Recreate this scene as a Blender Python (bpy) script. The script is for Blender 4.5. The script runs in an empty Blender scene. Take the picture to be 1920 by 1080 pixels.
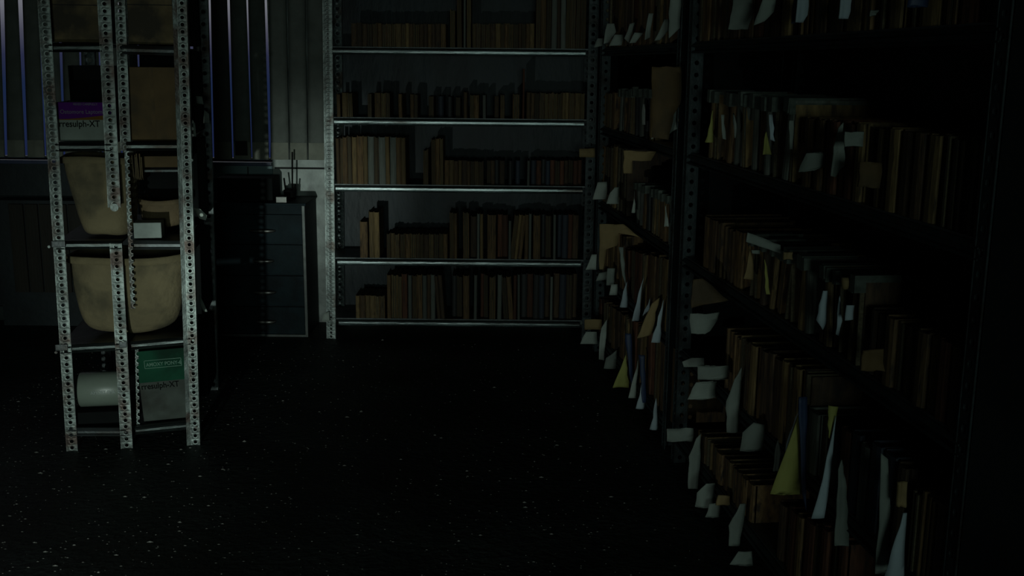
import bpy, bmesh, math, random
from mathutils import Vector, Matrix, Euler
random.seed(7)
sc = bpy.context.scene
COL = sc.collection
# ------------------------------------------------------------------ camera
F, CX, CY, CAM_H = 2025.0, 960.0, 540.0, 1.6
d = Vector(((865 - CX) / F, -(10300 - CY) / F, -1.0)).normalized()
up = -d
zc = Vector((0, 0, -1)); yw = (zc - up * zc.dot(up)).normalized(); xw = yw.cross(up)
RM = Matrix((xw, yw, up))                      # camera space -> world
EYE = Vector((0, 0, CAM_H))
cd = bpy.data.cameras.new('camera'); cam = bpy.data.objects.new('camera', cd); COL.objects.link(cam)
cam.matrix_world = Matrix.Translation(EYE) @ RM.to_4x4()
cd.sensor_width = 36; cd.lens = 36 * F / 1920; cd.clip_start = 0.02; cd.clip_end = 200
sc.camera = cam
# ------------------------------------------------------------------ colour management
vs = sc.view_settings
vs.view_transform = 'Standard'; vs.look = 'None'; vs.gamma = 1; vs.exposure = 0; vs.use_curve_mapping = False
try:
    sc.cycles.use_denoising = True
    sc.cycles.max_bounces = 5; sc.cycles.diffuse_bounces = 2
    sc.cycles.sample_clamp_indirect = 0.5
except Exception: pass
# ------------------------------------------------------------------ world: foggy dusk sky outside the window
W = bpy.data.worlds.new('night_sky'); sc.world = W; W.use_nodes = True
nt = W.node_tree; nt.nodes.clear()
wo = nt.nodes.new('ShaderNodeOutputWorld'); bg = nt.nodes.new('ShaderNodeBackground')
tc = nt.nodes.new('ShaderNodeTexCoord'); sx = nt.nodes.new('ShaderNodeSeparateXYZ'); cr = nt.nodes.new('ShaderNodeValToRGB')
mr = nt.nodes.new('ShaderNodeMapRange'); mr.inputs[1].default_value = -0.10; mr.inputs[2].default_value = 0.10
nt.links.new(tc.outputs['Generated'], sx.inputs[0]); nt.links.new(sx.outputs[2], mr.inputs[0]); nt.links.new(mr.outputs[0], cr.inputs[0])
e = cr.color_ramp.elements
e[0].position = 0.0; e[0].color = (.018, .026, .090, 1)
e[1].position = 1.0; e[1].color = (.44, .44, .46, 1)
for p, c in ((.40, (.018, .032, .090, 1)), (.52, (.040, .044, .100, 1)), (.62, (.120, .115, .160, 1)), (.74, (.30, .29, .32, 1))):
    n_ = e.new(p); n_.color = c
nt.links.new(cr.outputs[0], bg.inputs[0]); bg.inputs[1].default_value = 0.62
nt.links.new(bg.outputs[0], wo.inputs[0])
# ------------------------------------------------------------------ the torch lying low to the left of the viewer
TORCH = Vector((-1.03, 0.2, 0.36))
def ray(u, v): return RM @ Vector(((u - CX) / F, -(v - CY) / F, -1.0))
def atY(u, v, Y):
    r = ray(u, v); return EYE + r * (Y / r.y)
def atZ(u, v, z=0.0):
    r = ray(u, v); return EYE + r * ((z - CAM_H) / r.z)
def plane(u, v, p0, n):
    r = ray(u, v); return EYE + r * ((p0 - EYE).dot(n) / r.dot(n))
def spot(name, power, size, blend, aim, radius=.025):
    L = bpy.data.lights.new(name, 'SPOT'); L.energy = power; L.color = (.84, 1.0, .92)
    L.spot_size = math.radians(size); L.spot_blend = blend; L.shadow_soft_size = radius
    o = bpy.data.objects.new(name, L); COL.objects.link(o); o.location = TORCH
    o.rotation_euler = (aim - TORCH).to_track_quat('-Z', 'Y').to_euler(); return o
spot('torch_hotspot', 250, 12, 1.0, atY(600, 345, 6.5))
spot('torch_beam', 140, 26, 1.0, atY(385, 485, 6.5))
spot('torch_spill', 66, 64, 1.0, atY(800, 480, 6.0))
amb = bpy.data.lights.new('ambient_fill_left', 'AREA'); amb.energy = .15; amb.color = (.72, 1, .88); amb.size = 1.6  # added ambient fill from the left, no real source there
ao = bpy.data.objects.new('ambient_fill_left', amb); COL.objects.link(ao); ao.location = (-4.7, 1.6, 1.9)
ao.rotation_euler = (Vector((-1, 5, 1)) - ao.location).to_track_quat('-Z', 'Y').to_euler()

am2 = bpy.data.lights.new('ambient_fill_rear', 'AREA'); am2.energy = 46; am2.color = (.74, 1, .90); am2.size = 1.2  # second added fill, an unseen lamp behind the viewer
a2 = bpy.data.objects.new('ambient_fill_rear', am2); COL.objects.link(a2); a2.location = (.6, -5.6, 1.55)
a2.rotation_euler = (Vector((-1.6, 6.5, 1.2)) - a2.location).to_track_quat('-Z', 'Y').to_euler()

# ================================================================== materials
def mat(name, base, rough=.7, metal=0.0, var=.25, scale=6.0, dark=None, dark_amt=.0, bump=0.0, bscale=40, rnd=0.0, spec=.5, stretch=(1, 1, 1), mottle=None):
    m = bpy.data.materials.new(name); m.use_nodes = True
    t = m.node_tree; b = t.nodes['Principled BSDF']
    b.inputs['Roughness'].default_value = rough; b.inputs['Metallic'].default_value = metal
    b.inputs['Specular IOR Level'].default_value = spec
    tcn = t.nodes.new('ShaderNodeTexCoord'); mp = t.nodes.new('ShaderNodeMapping'); mp.inputs['Scale'].default_value = stretch
    t.links.new(tcn.outputs['Object'], mp.inputs[0])
    oi = t.nodes.new('ShaderNodeObjectInfo')
    ad = t.nodes.new('ShaderNodeVectorMath'); ad.operation = 'ADD'
    sc3 = t.nodes.new('ShaderNodeVectorMath'); sc3.operation = 'SCALE'; sc3.inputs[3].default_value = 13.0
    cmb = t.nodes.new('ShaderNodeCombineXYZ')
    for k in range(3): t.links.new(oi.outputs['Random'], cmb.inputs[k])
    t.links.new(cmb.outputs[0], sc3.inputs[0]); t.links.new(mp.outputs[0], ad.inputs[0]); t.links.new(sc3.outputs[0], ad.inputs[1])
    nz = t.nodes.new('ShaderNodeTexNoise'); nz.inputs['Scale'].default_value = scale; nz.inputs['Detail'].default_value = 6
    t.links.new(ad.outputs[0], nz.inputs['Vector'])
    rp = t.nodes.new('ShaderNodeMapRange'); rp.inputs[1].default_value = .3; rp.inputs[2].default_value = .7
    rp.inputs[3].default_value = 1 - var; rp.inputs[4].default_value = 1 + var
    t.links.new(nz.outputs[0], rp.inputs[0])
    mul = t.nodes.new('ShaderNodeVectorMath'); mul.operation = 'SCALE'; mul.inputs[0].default_value = base
    if rnd:
        r2 = t.nodes.new('ShaderNodeMapRange'); r2.inputs[3].default_value = 1 - rnd; r2.inputs[4].default_value = 1 + rnd
        t.links.new(oi.outputs['Random'], r2.inputs[0])
        mm = t.nodes.new('ShaderNodeMath'); mm.operation = 'MULTIPLY'
        t.links.new(rp.outputs[0], mm.inputs[0]); t.links.new(r2.outputs[0], mm.inputs[1]); t.links.new(mm.outputs[0], mul.inputs[3])
    else: t.links.new(rp.outputs[0], mul.inputs[3])
    out = mul.outputs[0]
    if dark is not None:
        n2 = t.nodes.new('ShaderNodeTexNoise'); n2.inputs['Scale'].default_value = scale * .7; n2.inputs['Detail'].default_value = 8
        t.links.new(ad.outputs[0], n2.inputs['Vector'])
        r3 = t.nodes.new('ShaderNodeMapRange'); r3.inputs[1].default_value = .62 - dark_amt * .3; r3.inputs[2].default_value = .72 - dark_amt * .2
        r3.clamp = True
        n2.noise_dimensions = '3D'; t.links.new(n2.outputs[0], r3.inputs[0])
        mx = t.nodes.new('ShaderNodeMix'); mx.data_type = 'RGBA'
        t.links.new(r3.outputs[0], mx.inputs[0]); t.links.new(out, mx.inputs[6]); mx.inputs[7].default_value = (*dark, 1)
        out = mx.outputs[2]
    t.links.new(out, b.inputs['Base Color'])
    if bump:
        n3 = t.nodes.new('ShaderNodeTexNoise'); n3.inputs['Scale'].default_value = bscale; n3.inputs['Detail'].default_value = 5
        t.links.new(ad.outputs[0], n3.inputs['Vector'])
        bp = t.nodes.new('ShaderNodeBump'); bp.inputs['Strength'].default_value = bump; bp.inputs['Distance'].default_value = .01
        t.links.new(n3.outputs[0], bp.inputs['Height']); t.links.new(bp.outputs[0], b.inputs['Normal'])
    return m
M = {}
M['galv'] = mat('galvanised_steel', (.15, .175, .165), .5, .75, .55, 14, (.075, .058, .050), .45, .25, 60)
M['rack_dark'] = mat('dark_shaded_rack_steel', (.020, .030, .032), .55, .4, .4, 12, (.010, .010, .009), .3, .2, 60)  # right rack's dark steel; also paints shade onto the back rack's right posts
M['galv_lit'] = mat('lit_galvanised_steel', (.20, .23, .22), .5, .7, .4, 14, (.10, .09, .08), .3, .25, 60)  # paler galvanised copy, torch light on the post put into its colour
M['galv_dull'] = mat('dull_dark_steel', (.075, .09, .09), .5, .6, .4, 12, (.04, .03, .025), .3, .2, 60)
M['lip'] = mat('shelf_lip_steel', (.17, .20, .20), .30, .9, .4, 9, (.06, .055, .05), .25, .15, 30, stretch=(.4, 4, 4))
M['lip_dark'] = mat('dull_shelf_lip_steel', (.055, .066, .064), .38, .9, .5, 14, (.03, .026, .022), .35, .15, 30, stretch=(.6, 4, 4))
M['shelf'] = mat('painted_shelf_steel', (.05, .058, .06), .45, .5, .4, 8, (.03, .025, .02), .3, .2, 40)
M['panel'] = mat('scratched_back_panel', (.011, .018, .022), .45, 0, .5, 5, (.005, .008, .010), .45, .3, 20, spec=.16, stretch=(1, 1, .35))
M['plaster'] = mat('stained_plaster', (.235, .262, .245), .55, 0, .45, 7, (.10, .108, .10), .35, .35, 30)
M['wall'] = mat('grey_green_wall_paint', (.10, .115, .115), .7, 0, .3, 4, None, 0, .2, 30)
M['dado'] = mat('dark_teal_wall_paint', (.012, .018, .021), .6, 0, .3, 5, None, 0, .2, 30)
M['shade_black'] = mat('shade_black_paint', (.005, .0065, .0065), .8, 0, .3, 4, spec=.05)  # near-black: darkness of the unlit corner and right wall is in this colour
M['dado_lit'] = mat('lit_dado_paint', (.15, .22, .23), .6, 0, .2, 5)  # paler copy of the dado, brightened in place of light
M['ceil'] = mat('ceiling_paint', (.12, .13, .12), .9)
M['groove'] = mat('black_groove', (.008, .008, .008), .9)
M['blind'] = mat('vertical_blind_fabric', (.088, .097, .086), .85, 0, .16, 14, None, 0, .25, 220, rnd=.12)
M['blind_hem'] = mat('blind_hem_fabric', (.15, .155, .125), .85, 0, .2, 14, None, 0, .2, 200)
M['sill'] = mat('window_sill_paint', (.05, .06, .11), .4, 0, .2, 8)
M['frame'] = mat('window_frame_paint', (.06, .07, .11), .45, 0, .2, 8)
M['card'] = mat('brown_cardboard', (.092, .058, .022), .85, 0, .3, 7, (.05, .036, .018), .3, .2, 60)
M['card_dark'] = mat('stained_brown_cardboard', (.13, .095, .045), .9, 0, .45, 10, (.035, .028, .018), .5, .3, 50)
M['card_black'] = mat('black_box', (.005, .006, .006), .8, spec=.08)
M['tape'] = mat('carton_tape', (.09, .075, .045), .5)
M['canvas'] = mat('aged_canvas', (.142, .115, .062), .92, 0, .24, 9, (.075, .064, .036), .25, .5, 45)
M['canvas_hem'] = mat('canvas_hem', (.13, .105, .055), .9, 0, .25, 12, None, 0, .3, 60)
M['wicker'] = mat('tan_basket', (.14, .10, .052), .85, 0, .25, 9, (.06, .045, .025), .25, .4, 60)
M['white_box'] = mat('scuffed_white_carton', (.052, .062, .054), .7, 0, .3, 9, (.03, .033, .028), .45, .1, 50, spec=.15)
M['white_med'] = mat('printed_white_carton', (.17, .20, .175), .7, 0, .2, 9, spec=.15)
M['white_small'] = mat('white_carton', (.22, .26, .235), .6, 0, .18, 18)
M['purple'] = mat('purple_print', (.060, .008, .115), .7, 0, .1, 9, spec=.05)
M['orange'] = mat('orange_print', (.12, .060, .012), .7, 0, .1, 9, spec=.05)
M['green'] = mat('green_carton', (.006, .048, .025), .7, 0, .25, 9, (.004, .022, .012), .3, spec=.08)
M['ink_dark'] = mat('dark_ink', (.004, .005, .0045), .9, spec=.05)
M['ink_pale'] = mat('pale_ink', (.085, .07, .12), .7)
M['ink_green'] = mat('mint_ink', (.08, .17, .12), .7)
M['roll'] = mat('pale_green_roll', (.145, .175, .145), .38, 0, .12, 6)
M['dresser'] = mat('dark_teal_metal', (.0045, .0115, .0145), .6, 0, .35, 7, (.003, .006, .008), .35, .15, 30, spec=.10)
M['dresser_edge'] = mat('worn_dresser_edge', (.055, .062, .058), .45, .5, .4, 14)
M['handle'] = mat('worn_handle_steel', (.13, .13, .12), .38, .7, .3, 20)
M['chip'] = mat('pale_plaster_chip', (.20, .20, .18), .8, 0, .3, 20)
M['plank'] = mat('dark_brown_planks', (.013, .0105, .0065), .75, 0, .35, 5, None, 0, .2, 30, stretch=(3, 3, .4))
M['base'] = mat('baseboard_paint', (.025, .034, .033), .55, 0, .3, 8)
M['paper'] = mat('aged_white_paper', (.30, .335, .30), .85, 0, .25, 7, None, 0, .4, 25, rnd=.2)
M['paper_cold'] = mat('white_paper', (.33, .40, .44), .8, 0, .15, 7, None, 0, .2, 25, rnd=.15)
M['paper_yellow'] = mat('yellow_paper', (.30, .30, .08), .8, 0, .15, 7, None, 0, .2, 25)
M['paper_tan'] = mat('tan_manila', (.21, .150, .066), .85, 0, .2, 7, (.09, .065, .03), .2, .2, 25)
M['paper_grey_dim'] = mat('grey_and_dimmed_paper', (.19, .22, .195), .85, 0, .25, 7, None, 0, .3, 25, rnd=.2)  # grey sheets, and white near-bay sheets dimmed by colour
M['tab'] = mat('grey_green_tab', (.06, .075, .062), .85, 0, .35, 12, rnd=.3)
M['blue_card'] = mat('blue_card', (.020, .036, .085), .6, 0, .2, 7)
M['black_plastic'] = mat('black_plastic', (.004, .004, .004), .8, spec=.03)
BK = {
 'brown':  mat('worn_brown_cover', (.098, .058, .023), .8, 0, .4, 16, (.022, .014, .009), .35, .2, 60, rnd=.45, stretch=(1, 1, .25)),
 'tan':    mat('tan_cover', (.140, .094, .038), .82, 0, .35, 16, (.045, .030, .016), .3, .2, 60, rnd=.35, stretch=(1, 1, .25)),
 'umber':  mat('dark_umber_cover', (.056, .034, .017), .8, 0, .4, 16, (.014, .010, .007), .35, .2, 60, rnd=.45, stretch=(1, 1, .25)),
 'pale':   mat('pale_grey_cover', (.095, .105, .09), .8, 0, .3, 16, (.08, .08, .065), .25, .2, 60, rnd=.3, stretch=(1, 1, .25)),
 'rust':   mat('rust_red_cover', (.082, .030, .014), .8, 0, .4, 16, (.02, .01, .006), .3, .2, 60, rnd=.4, stretch=(1, 1, .25)),
 'black':  mat('black_cover', (.013, .014, .014), .7, 0, .3, 16, rnd=.3),
 'blue':   mat('navy_cover', (.012, .018, .030), .7, 0, .3, 16, rnd=.3),
}
M['pages'] = mat('yellowed_pages', (.09, .076, .045), .9, 0, .35, 30, None, 0, .5, 220, rnd=.3, stretch=(8, 1, 1))
# floor: dark, damp, gritty
def floor_mat():
    m = mat('dark_gritty_floor', (.017, .022, .020), .6, 0, .5, 2.2, (.010, .012, .010), .4, 0, 30)
    t = m.node_tree; b = t.nodes['Principled BSDF']; b.inputs['Specular IOR Level'].default_value = .2
    g = t.nodes.new('ShaderNodeTexCoord')
    n1 = t.nodes.new('ShaderNodeTexNoise'); n1.inputs['Scale'].default_value = 55; n1.inputs['Detail'].default_value = 4
    n2 = t.nodes.new('ShaderNodeTexVoronoi'); n2.inputs['Scale'].default_value = 26
    t.links.new(g.outputs['Object'], n1.inputs['Vector']); t.links.new(g.outputs['Object'], n2.inputs['Vector'])
    bp = t.nodes.new('ShaderNodeBump'); bp.inputs['Strength'].default_value = .55; bp.inputs['Distance'].default_value = .01
    b2 = t.nodes.new('ShaderNodeBump'); b2.inputs['Strength'].default_value = .35; b2.inputs['Distance'].default_value = .01
    t.links.new(n1.outputs[0], bp.inputs['Height']); t.links.new(n2.outputs['Distance'], b2.inputs['Height'])
    t.links.new(b2.outputs[0], bp.inputs['Normal']); t.links.new(bp.outputs[0], b.inputs['Normal'])
    return m
M['floor'] = floor_mat()
def glass_mat():
    m = bpy.data.materials.new('window_glass'); m.use_nodes = True; t = m.node_tree; t.nodes.clear()
    o = t.nodes.new('ShaderNodeOutputMaterial'); a = t.nodes.new('ShaderNodeBsdfTransparent'); a.inputs[0].default_value = (.92, .95, .97, 1)
    g = t.nodes.new('ShaderNodeBsdfGlossy'); g.inputs['Roughness'].default_value = .08; mx = t.nodes.new('ShaderNodeMixShader')
    fr = t.nodes.new('ShaderNodeFresnel'); fr.inputs[0].default_value = 1.45
    t.links.new(fr.outputs[0], mx.inputs[0]); t.links.new(a.outputs[0], mx.inputs[1]); t.links.new(g.outputs[0], mx.inputs[2]); t.links.new(mx.outputs[0], o.inputs[0])
    return m
M['glass'] = glass_mat()

# ================================================================== mesh helpers
def link(name, me, parent=None, loc=None):
    o = bpy.data.objects.new(name, me); COL.objects.link(o)
    if parent: o.parent = parent
    if loc is not None: o.location = loc
    return o
class MB:
    def __init__(s): s.v = []; s.f = []; s.m = []
    def add(s, vs_, fs, mi=0):
        b = len(s.v); s.v += [tuple(v) for v in vs_]; s.f += [tuple(b + i for i in f) for f in fs]; s.m += [mi] * len(fs); return s
    def box(s, x0, x1, y0, y1, z0, z1, mi=0):
        return s.add([(x0,y0,z0),(x1,y0,z0),(x1,y1,z0),(x0,y1,z0),(x0,y0,z1),(x1,y0,z1),(x1,y1,z1),(x0,y1,z1)],
                     [(0,3,2,1),(4,5,6,7),(0,1,5,4),(1,2,6,5),(2,3,7,6),(3,0,4,7)], mi)
    def prism_x(s, prof, x0, x1, mi=0):            # prof: (y,z) closed loop, extruded along x
        n = len(prof)
        vs_ = [(x0, y, z) for y, z in prof] + [(x1, y, z) for y, z in prof]
        fs = [(i, (i+1) % n, n + (i+1) % n, n + i) for i in range(n)] + [tuple(range(n))[::-1], tuple(range(n, 2*n))]
        return s.add(vs_, fs, mi)
    def cyl(s, p0, p1, r, n=12, mi=0, r1=None):
        p0 = Vector(p0); p1 = Vector(p1); a = (p1 - p0).normalized()
        u = a.orthogonal().normalized(); w = a.cross(u); r1 = r if r1 is None else r1
        vs_ = [p0 + (u*math.cos(2*math.pi*i/n) + w*math.sin(2*math.pi*i/n))*r for i in range(n)] + \
              [p1 + (u*math.cos(2*math.pi*i/n) + w*math.sin(2*math.pi*i/n))*r1 for i in range(n)]
        fs = [(i, (i+1) % n, n + (i+1) % n, n + i) for i in range(n)] + [tuple(range(n))[::-1], tuple(range(n, 2*n))]
        return s.add(vs_, fs, mi)
    def mesh(s, name, mats, bevel=0, smooth=False, norm=True):
        me = bpy.data.meshes.new(name); me.from_pydata(s.v, [], s.f)
        for m in (mats if isinstance(mats, (list, tuple)) else [mats]): me.materials.append(m)
        me.polygons.foreach_set('material_index', s.m)
        bm = bmesh.new(); bm.from_mesh(me)
        if norm: bmesh.ops.recalc_face_normals(bm, faces=bm.faces)
        if bevel:
            bmesh.ops.bevel(bm, geom=[x for x in bm.edges if x.is_manifold and x.calc_face_angle(0) > .6], offset=bevel, segments=2, affect='EDGES', profile=.7)
        if smooth:
            for f in bm.faces: f.smooth = True
        bm.to_mesh(me); bm.free(); return me
    def obj(s, name, mats, parent=None, loc=None, **k): return link(name, s.mesh(name, mats, **k), parent, loc)
def tag(o, label, cat, group=None):
    o['label'] = label; o['category'] = cat
    if group: o['group'] = group
    return o
def struct(o): o['kind'] = 'structure'; return o
def thing(name, label, cat, loc=(0,0,0), rz=0, group=None, rot=None):
    o = bpy.data.objects.new(name, None); COL.objects.link(o); o.location = loc; o.rotation_euler = rot or (0, 0, rz)
    o.empty_display_size = .05
    return tag(o, label, cat, group)
def text(body, size, m, parent, loc, rot, extr=.0006, sx=1.0, shear=0):
    c = bpy.data.curves.new('lettering', 'FONT'); c.body = body; c.size = size; c.extrude = extr; c.align_x = 'LEFT'; c.shear = shear; c.offset = .0004 if m is M['ink_dark'] else .0003
    c.materials.append(m); o = bpy.data.objects.new('lettering', c); COL.objects.link(o); o.parent = parent
    me = bpy.data.meshes.new_from_object(o); me.name = 'lettering'; bpy.data.objects.remove(o)
    o = link('lettering', me, parent); o.location = loc; o.rotation_euler = rot; o.scale = (sx, 1, 1); return o
def strip(mb, w, h, pitch, r, t=.002, ring=True, cut=None, frame=None, mi=0, y_face=0.0, margin=None):
    """perforated flange: x in [-w/2,w/2], z in [0,h], front towards -y; cut='R' keeps the left half of every hole"""
    n = max(1, int(h / pitch)); p = h / n; K = 12
    T = frame or Matrix.Identity(4)
    for c in range(n):
        z0 = c * p; zc_ = z0 + p / 2
        outer, ro, ri = [], [], []
        for k in range(K):
            a = 2 * math.pi * k / K; ca, sa = math.cos(a), math.sin(a)
            q = max(abs(ca) / (w/2), abs(sa) / (p/2)); outer.append((ca / q, zc_ + sa / q))
            ro.append((ca * r * 1.55, zc_ + sa * r * 1.5)); ri.append((ca * r, zc_ + sa * r))
        cs = [(w/2, z0+p), (-w/2, z0+p), (-w/2, z0), (w/2, z0)]
        rg = -.0012 if ring else 0
        def P(l, y): return [T @ Vector((x, y, z)) for x, z in l]
        vs_ = P(outer, 0) + P(ro, rg) + P(ri, rg * .6) + P(ri, t)
        fs = []
        for k in range(K):
            k2 = (k + 1) % K
            if cut == 'R' and (k < K//4 or k >= 3*K//4): continue
            for L in range(3): fs.append((L*K + k, L*K + k2, (L+1)*K + k2, (L+1)*K + k))
        # corner triangles
        b = len(vs_)
        vs_ += P(cs, 0)
        qs = [(k, (k+1) % K) for k in range(K)]
        for k, k2 in qs:
            if cut == 'R' and (k < K//4 or k >= 3*K//4): continue
            a1, a2 = outer[k], outer[k2]
            if abs(a1[0] - a2[0]) > 1e-6 and abs(a1[1] - a2[1]) > 1e-6:
                mx_, mz_ = (a1[0]+a2[0]), (a1[1]+a2[1]) - 2*zc_
                ci = 0 if (mx_ > 0 and mz_ > 0) else 1 if (mx_ < 0 and mz_ > 0) else 2 if (mx_ < 0) else 3
                fs.append((k, b + ci, k2))
        mb.add(vs_, fs, mi)
    if cut == 'R': return
    # rolled edges (narrow raised beads along both sides)
    for sx_ in (-1, 1):
        x = sx_ * w/2
        vs_ = [T @ Vector(q) for q in ((x - .0018, -.002, 0), (x + .0018, -.002, 0), (x + .0018, t, 0), (x - .0018, t, 0), (x - .0018, -.002, h), (x + .0018, -.002, h), (x + .0018, t, h), (x - .0018, t, h))]
        mb.add(vs_, [(0,3,2,1),(4,5,6,7),(0,1,5,4),(1,2,6,5),(2,3,7,6),(3,0,4,7)], mi)
def axis_frame(p0, p1):
    p0 = Vector(p0); z = (Vector(p1) - p0).normalized(); x = Vector((1, 0, 0)); y = z.cross(x).normalized(); x = y.cross(z)
    f = Matrix((x, y, z)).transposed().to_4x4(); f.translation = p0; return f, (Vector(p1) - p0).length
def lip_profile(h=.034, y=0.0, z=0.0):              # rolled shelf edge: beads at the top and bottom, hollow between
    return [(y+.02, z-.006), (y+.006, z-.006), (y, z-.011), (y-.004, z-.0155), (y, z-.019), (y+.012, z-.021), (y+.012, z-h-.002),
            (y+.001, z-h-.004), (y-.004, z-h-.0085), (y+.002, z-h-.012), (y+.02, z-h-.012)]

# ================================================================== room shell
YW = 6.60
WX0, WX1 = -4.30, atY(511, 300, YW).x               # window opening
WZ0, WZ1 = atY(450, 303, YW).z, 2.45
HZ = 2.75
def wbox(name, x0, x1, y0, y1, z0, z1, m): return struct(MB().box(x0, x1, y0, y1, z0, z1).obj(name, m))
wbox('floor', -5.2, 3.2, -6.4, 7.6, -.12, 0, M['floor'])
wbox('ceiling', -5.2, 3.2, -6.4, 7.6, HZ, HZ + .1, M['ceil'])
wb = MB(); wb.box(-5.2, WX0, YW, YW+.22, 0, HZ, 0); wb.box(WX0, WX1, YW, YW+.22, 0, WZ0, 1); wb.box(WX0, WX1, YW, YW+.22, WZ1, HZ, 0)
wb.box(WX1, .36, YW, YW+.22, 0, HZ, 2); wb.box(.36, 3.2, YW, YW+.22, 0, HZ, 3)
struct(wb.obj('wall_back', [M['wall'], M['dado'], M['plaster'], M['shade_black']]))  # right end piece near-black, shade put into its paint
wbox('wall_left', -5.2, -5.0, -6.4, 6.6, 0, HZ, M['wall'])
wbox('wall_front', -5.2, 3.2, -6.4, -6.2, 0, HZ, M['wall'])
wbox('baseboard_back', -5.0, -1.95, YW-.025, YW, 0, atY(50, 573, YW).z, M['base'])
# groove line in the plaster right of the window, and the seam below the sill
a, b = atY(515, 315, YW-.004), atY(609, 315, YW-.004)
wbox('trim_1', a.x, b.x + .12, YW-.010, YW, a.z-.005, a.z+.005, M['groove'])
a = atY(465, 315, YW)
wbox('trim_2', a.x-.003, a.x+.003, YW-.004, YW, a.z-.35, WZ0-.03, M['groove'])
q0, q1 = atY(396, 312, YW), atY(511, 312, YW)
wbox('dado_lit_patch', q0.x, q1.x, YW-.003, YW, .9, WZ0-.024, M['dado_lit'])  # lighter patch over the dado, light on the wall put into its colour
# window: frame, mullions, glass, sill
win = struct(link('window_1', None)); win.location = (0, 0, 0)
fr = MB(); fw = .05
fr.box(WX0, WX1, YW+.10, YW+.16, WZ0, WZ0+.012); fr.box(WX0, WX1, YW+.10, YW+.16, WZ1-fw, WZ1)
fr.box(WX0, WX0+fw, YW+.10, YW+.16, WZ0, WZ1); fr.box(WX1-.012, WX1, YW+.10, YW+.16, WZ0, WZ1)
for x in (-3.35, -2.32): fr.box(x-.012, x+.012, YW+.10, YW+.16, WZ0, WZ1)
o = fr.obj('window_frame', M['frame'], win); o['kind'] = 'structure'
o = MB().box(WX0, WX1, YW+.125, YW+.131, WZ0+.01, WZ1-.02).obj('glass_pane', M['glass'], win); o['kind'] = 'structure'
o = MB().box(WX0, WX1+.0, YW-.045, YW+.10, WZ0-.022, WZ0).obj('window_sill', M['sill'], win, bevel=.004); o['kind'] = 'structure'

# ---------------- vertical blind: one thing, each slat a part
YB = YW - .09
blind = thing('vertical_blind', 'long grey-green vertical blind hanging across the dark window behind the shelving', 'blind', (0, YB, 0))
zb = atY(500, 299, YB).z; zh = atY(500, 267, YB).z; ztop = 2.52
MB().box(-4.3, atY(612, 0, YB).x + .02, -.03, .03, ztop, ztop+.05).obj('head_rail', M['frame'], blind)
gaps = [(-31,-16,5,0),(4,12,8,0),(38,50,8,0),(74,86,5,0),(111,121,6,0),(147,157,4,0),(184,193,4,0),(220,229,5,0),(257,264,4,0),(291,300,4,0),(325,334,4,0),(357,365,6,0),
        (392.5,400.5,4.5,0),(428.5,437,4.5,0),(463.5,472.5,3,0),(499.5,506.5,6.5,0),(537.5,543,3.5,1),(573.5,577.5,3.5,1),(609,611,2,1)]
gx = [(atY(t_, 0, YB).x, atY(b_, 298, YB).x, w_ / F * YB) for t_, b_, w_, q in gaps]
z0_ = atY(500, 0, YB).z
for i in range(len(gx) - 1):
    (ta, ba, wa), (tb, bb, wb_) = gx[i], gx[i+1]
    def xl(z, A, B, wd, sgn):
        k = (z - zb) / (z0_ - zb); return B + (A - B) * k + sgn * wd / 2 * (.55 + .45 * max(0, min(1, k)))
    m_ = MB(); N = 12; vs_ = []
    dark_end = i in (15, 16, 17)
    cv = .010
    for j in range(N + 1):
        z = zb + (ztop - zb) * j / N
        l = xl(z, ta, ba, wa, 1); r = xl(z, tb, bb, wb_, -1)
        if j == 0 and dark_end: l -= .004; r += .004
        for k in range(5):
            q = k / 4; y = -cv * (1 - (2*q - 1)**2) + random.uniform(-.001, .001)
            vs_.append((l + (r - l) * q, y, z))
    fs = [(j*5+k, j*5+k+1, (j+1)*5+k+1, (j+1)*5+k) for j in range(N) for k in range(4)]
    m_.add(vs_, fs)
    o = m_.obj('slat', M['blind'], blind, smooth=True)
    md = o.modifiers.new('t', 'SOLIDIFY'); md.thickness = .0015
    # weighted hem pocket
    l = xl(zb, ta, ba, wa, 1); r = xl(zb, tb, bb, wb_, -1); l2 = xl(zh, ta, ba, wa, 1); r2 = xl(zh, tb, bb, wb_, -1)
    hm = MB(); hm.add([(l+.003, -cv*.5, zb), (r-.003, -cv*.5, zb), (r2-.003, -cv*.5, zh), (l2+.003, -cv*.5, zh), ((l+r)/2, -cv-.004, zb), ((l2+r2)/2, -cv-.004, zh)],
                      [(0, 4, 5, 3), (4, 1, 2, 5)])
    h = hm.obj('hem_pocket', M['blind_hem'], o); md = h.modifiers.new('t', 'SOLIDIFY'); md.thickness = .002
    if i == 13:
        MB().box(atY(442, 280, YB).x, atY(465, 280, YB).x, -cv-.008, -cv-.004, atY(450, 291, YB).z, atY(450, 264, YB).z).obj('black_patch', M['groove'], o)
    if i > 14 or i % 2: pass

# ---------------- planked low cupboard behind the left rack
pk = thing('plank_cupboard', 'low dark brown cupboard of wide upright planks under the window, left of the rack', 'cupboard', (0, 6.42, 0))
tz = atY(50, 383, 6.42).z; bz = atY(60, 548, 6.42).z
xs = [atY(px, 460, 6.42).x for px in (20, 49, 76, 102, 130, 158, 186)]
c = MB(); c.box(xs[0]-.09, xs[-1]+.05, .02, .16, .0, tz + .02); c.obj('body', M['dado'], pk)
for k in range(len(xs) - 1): MB().box(xs[k]+.005, xs[k+1]-.005, 0, .018, bz, tz).obj('plank', M['plank'], pk, bevel=.002)

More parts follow.
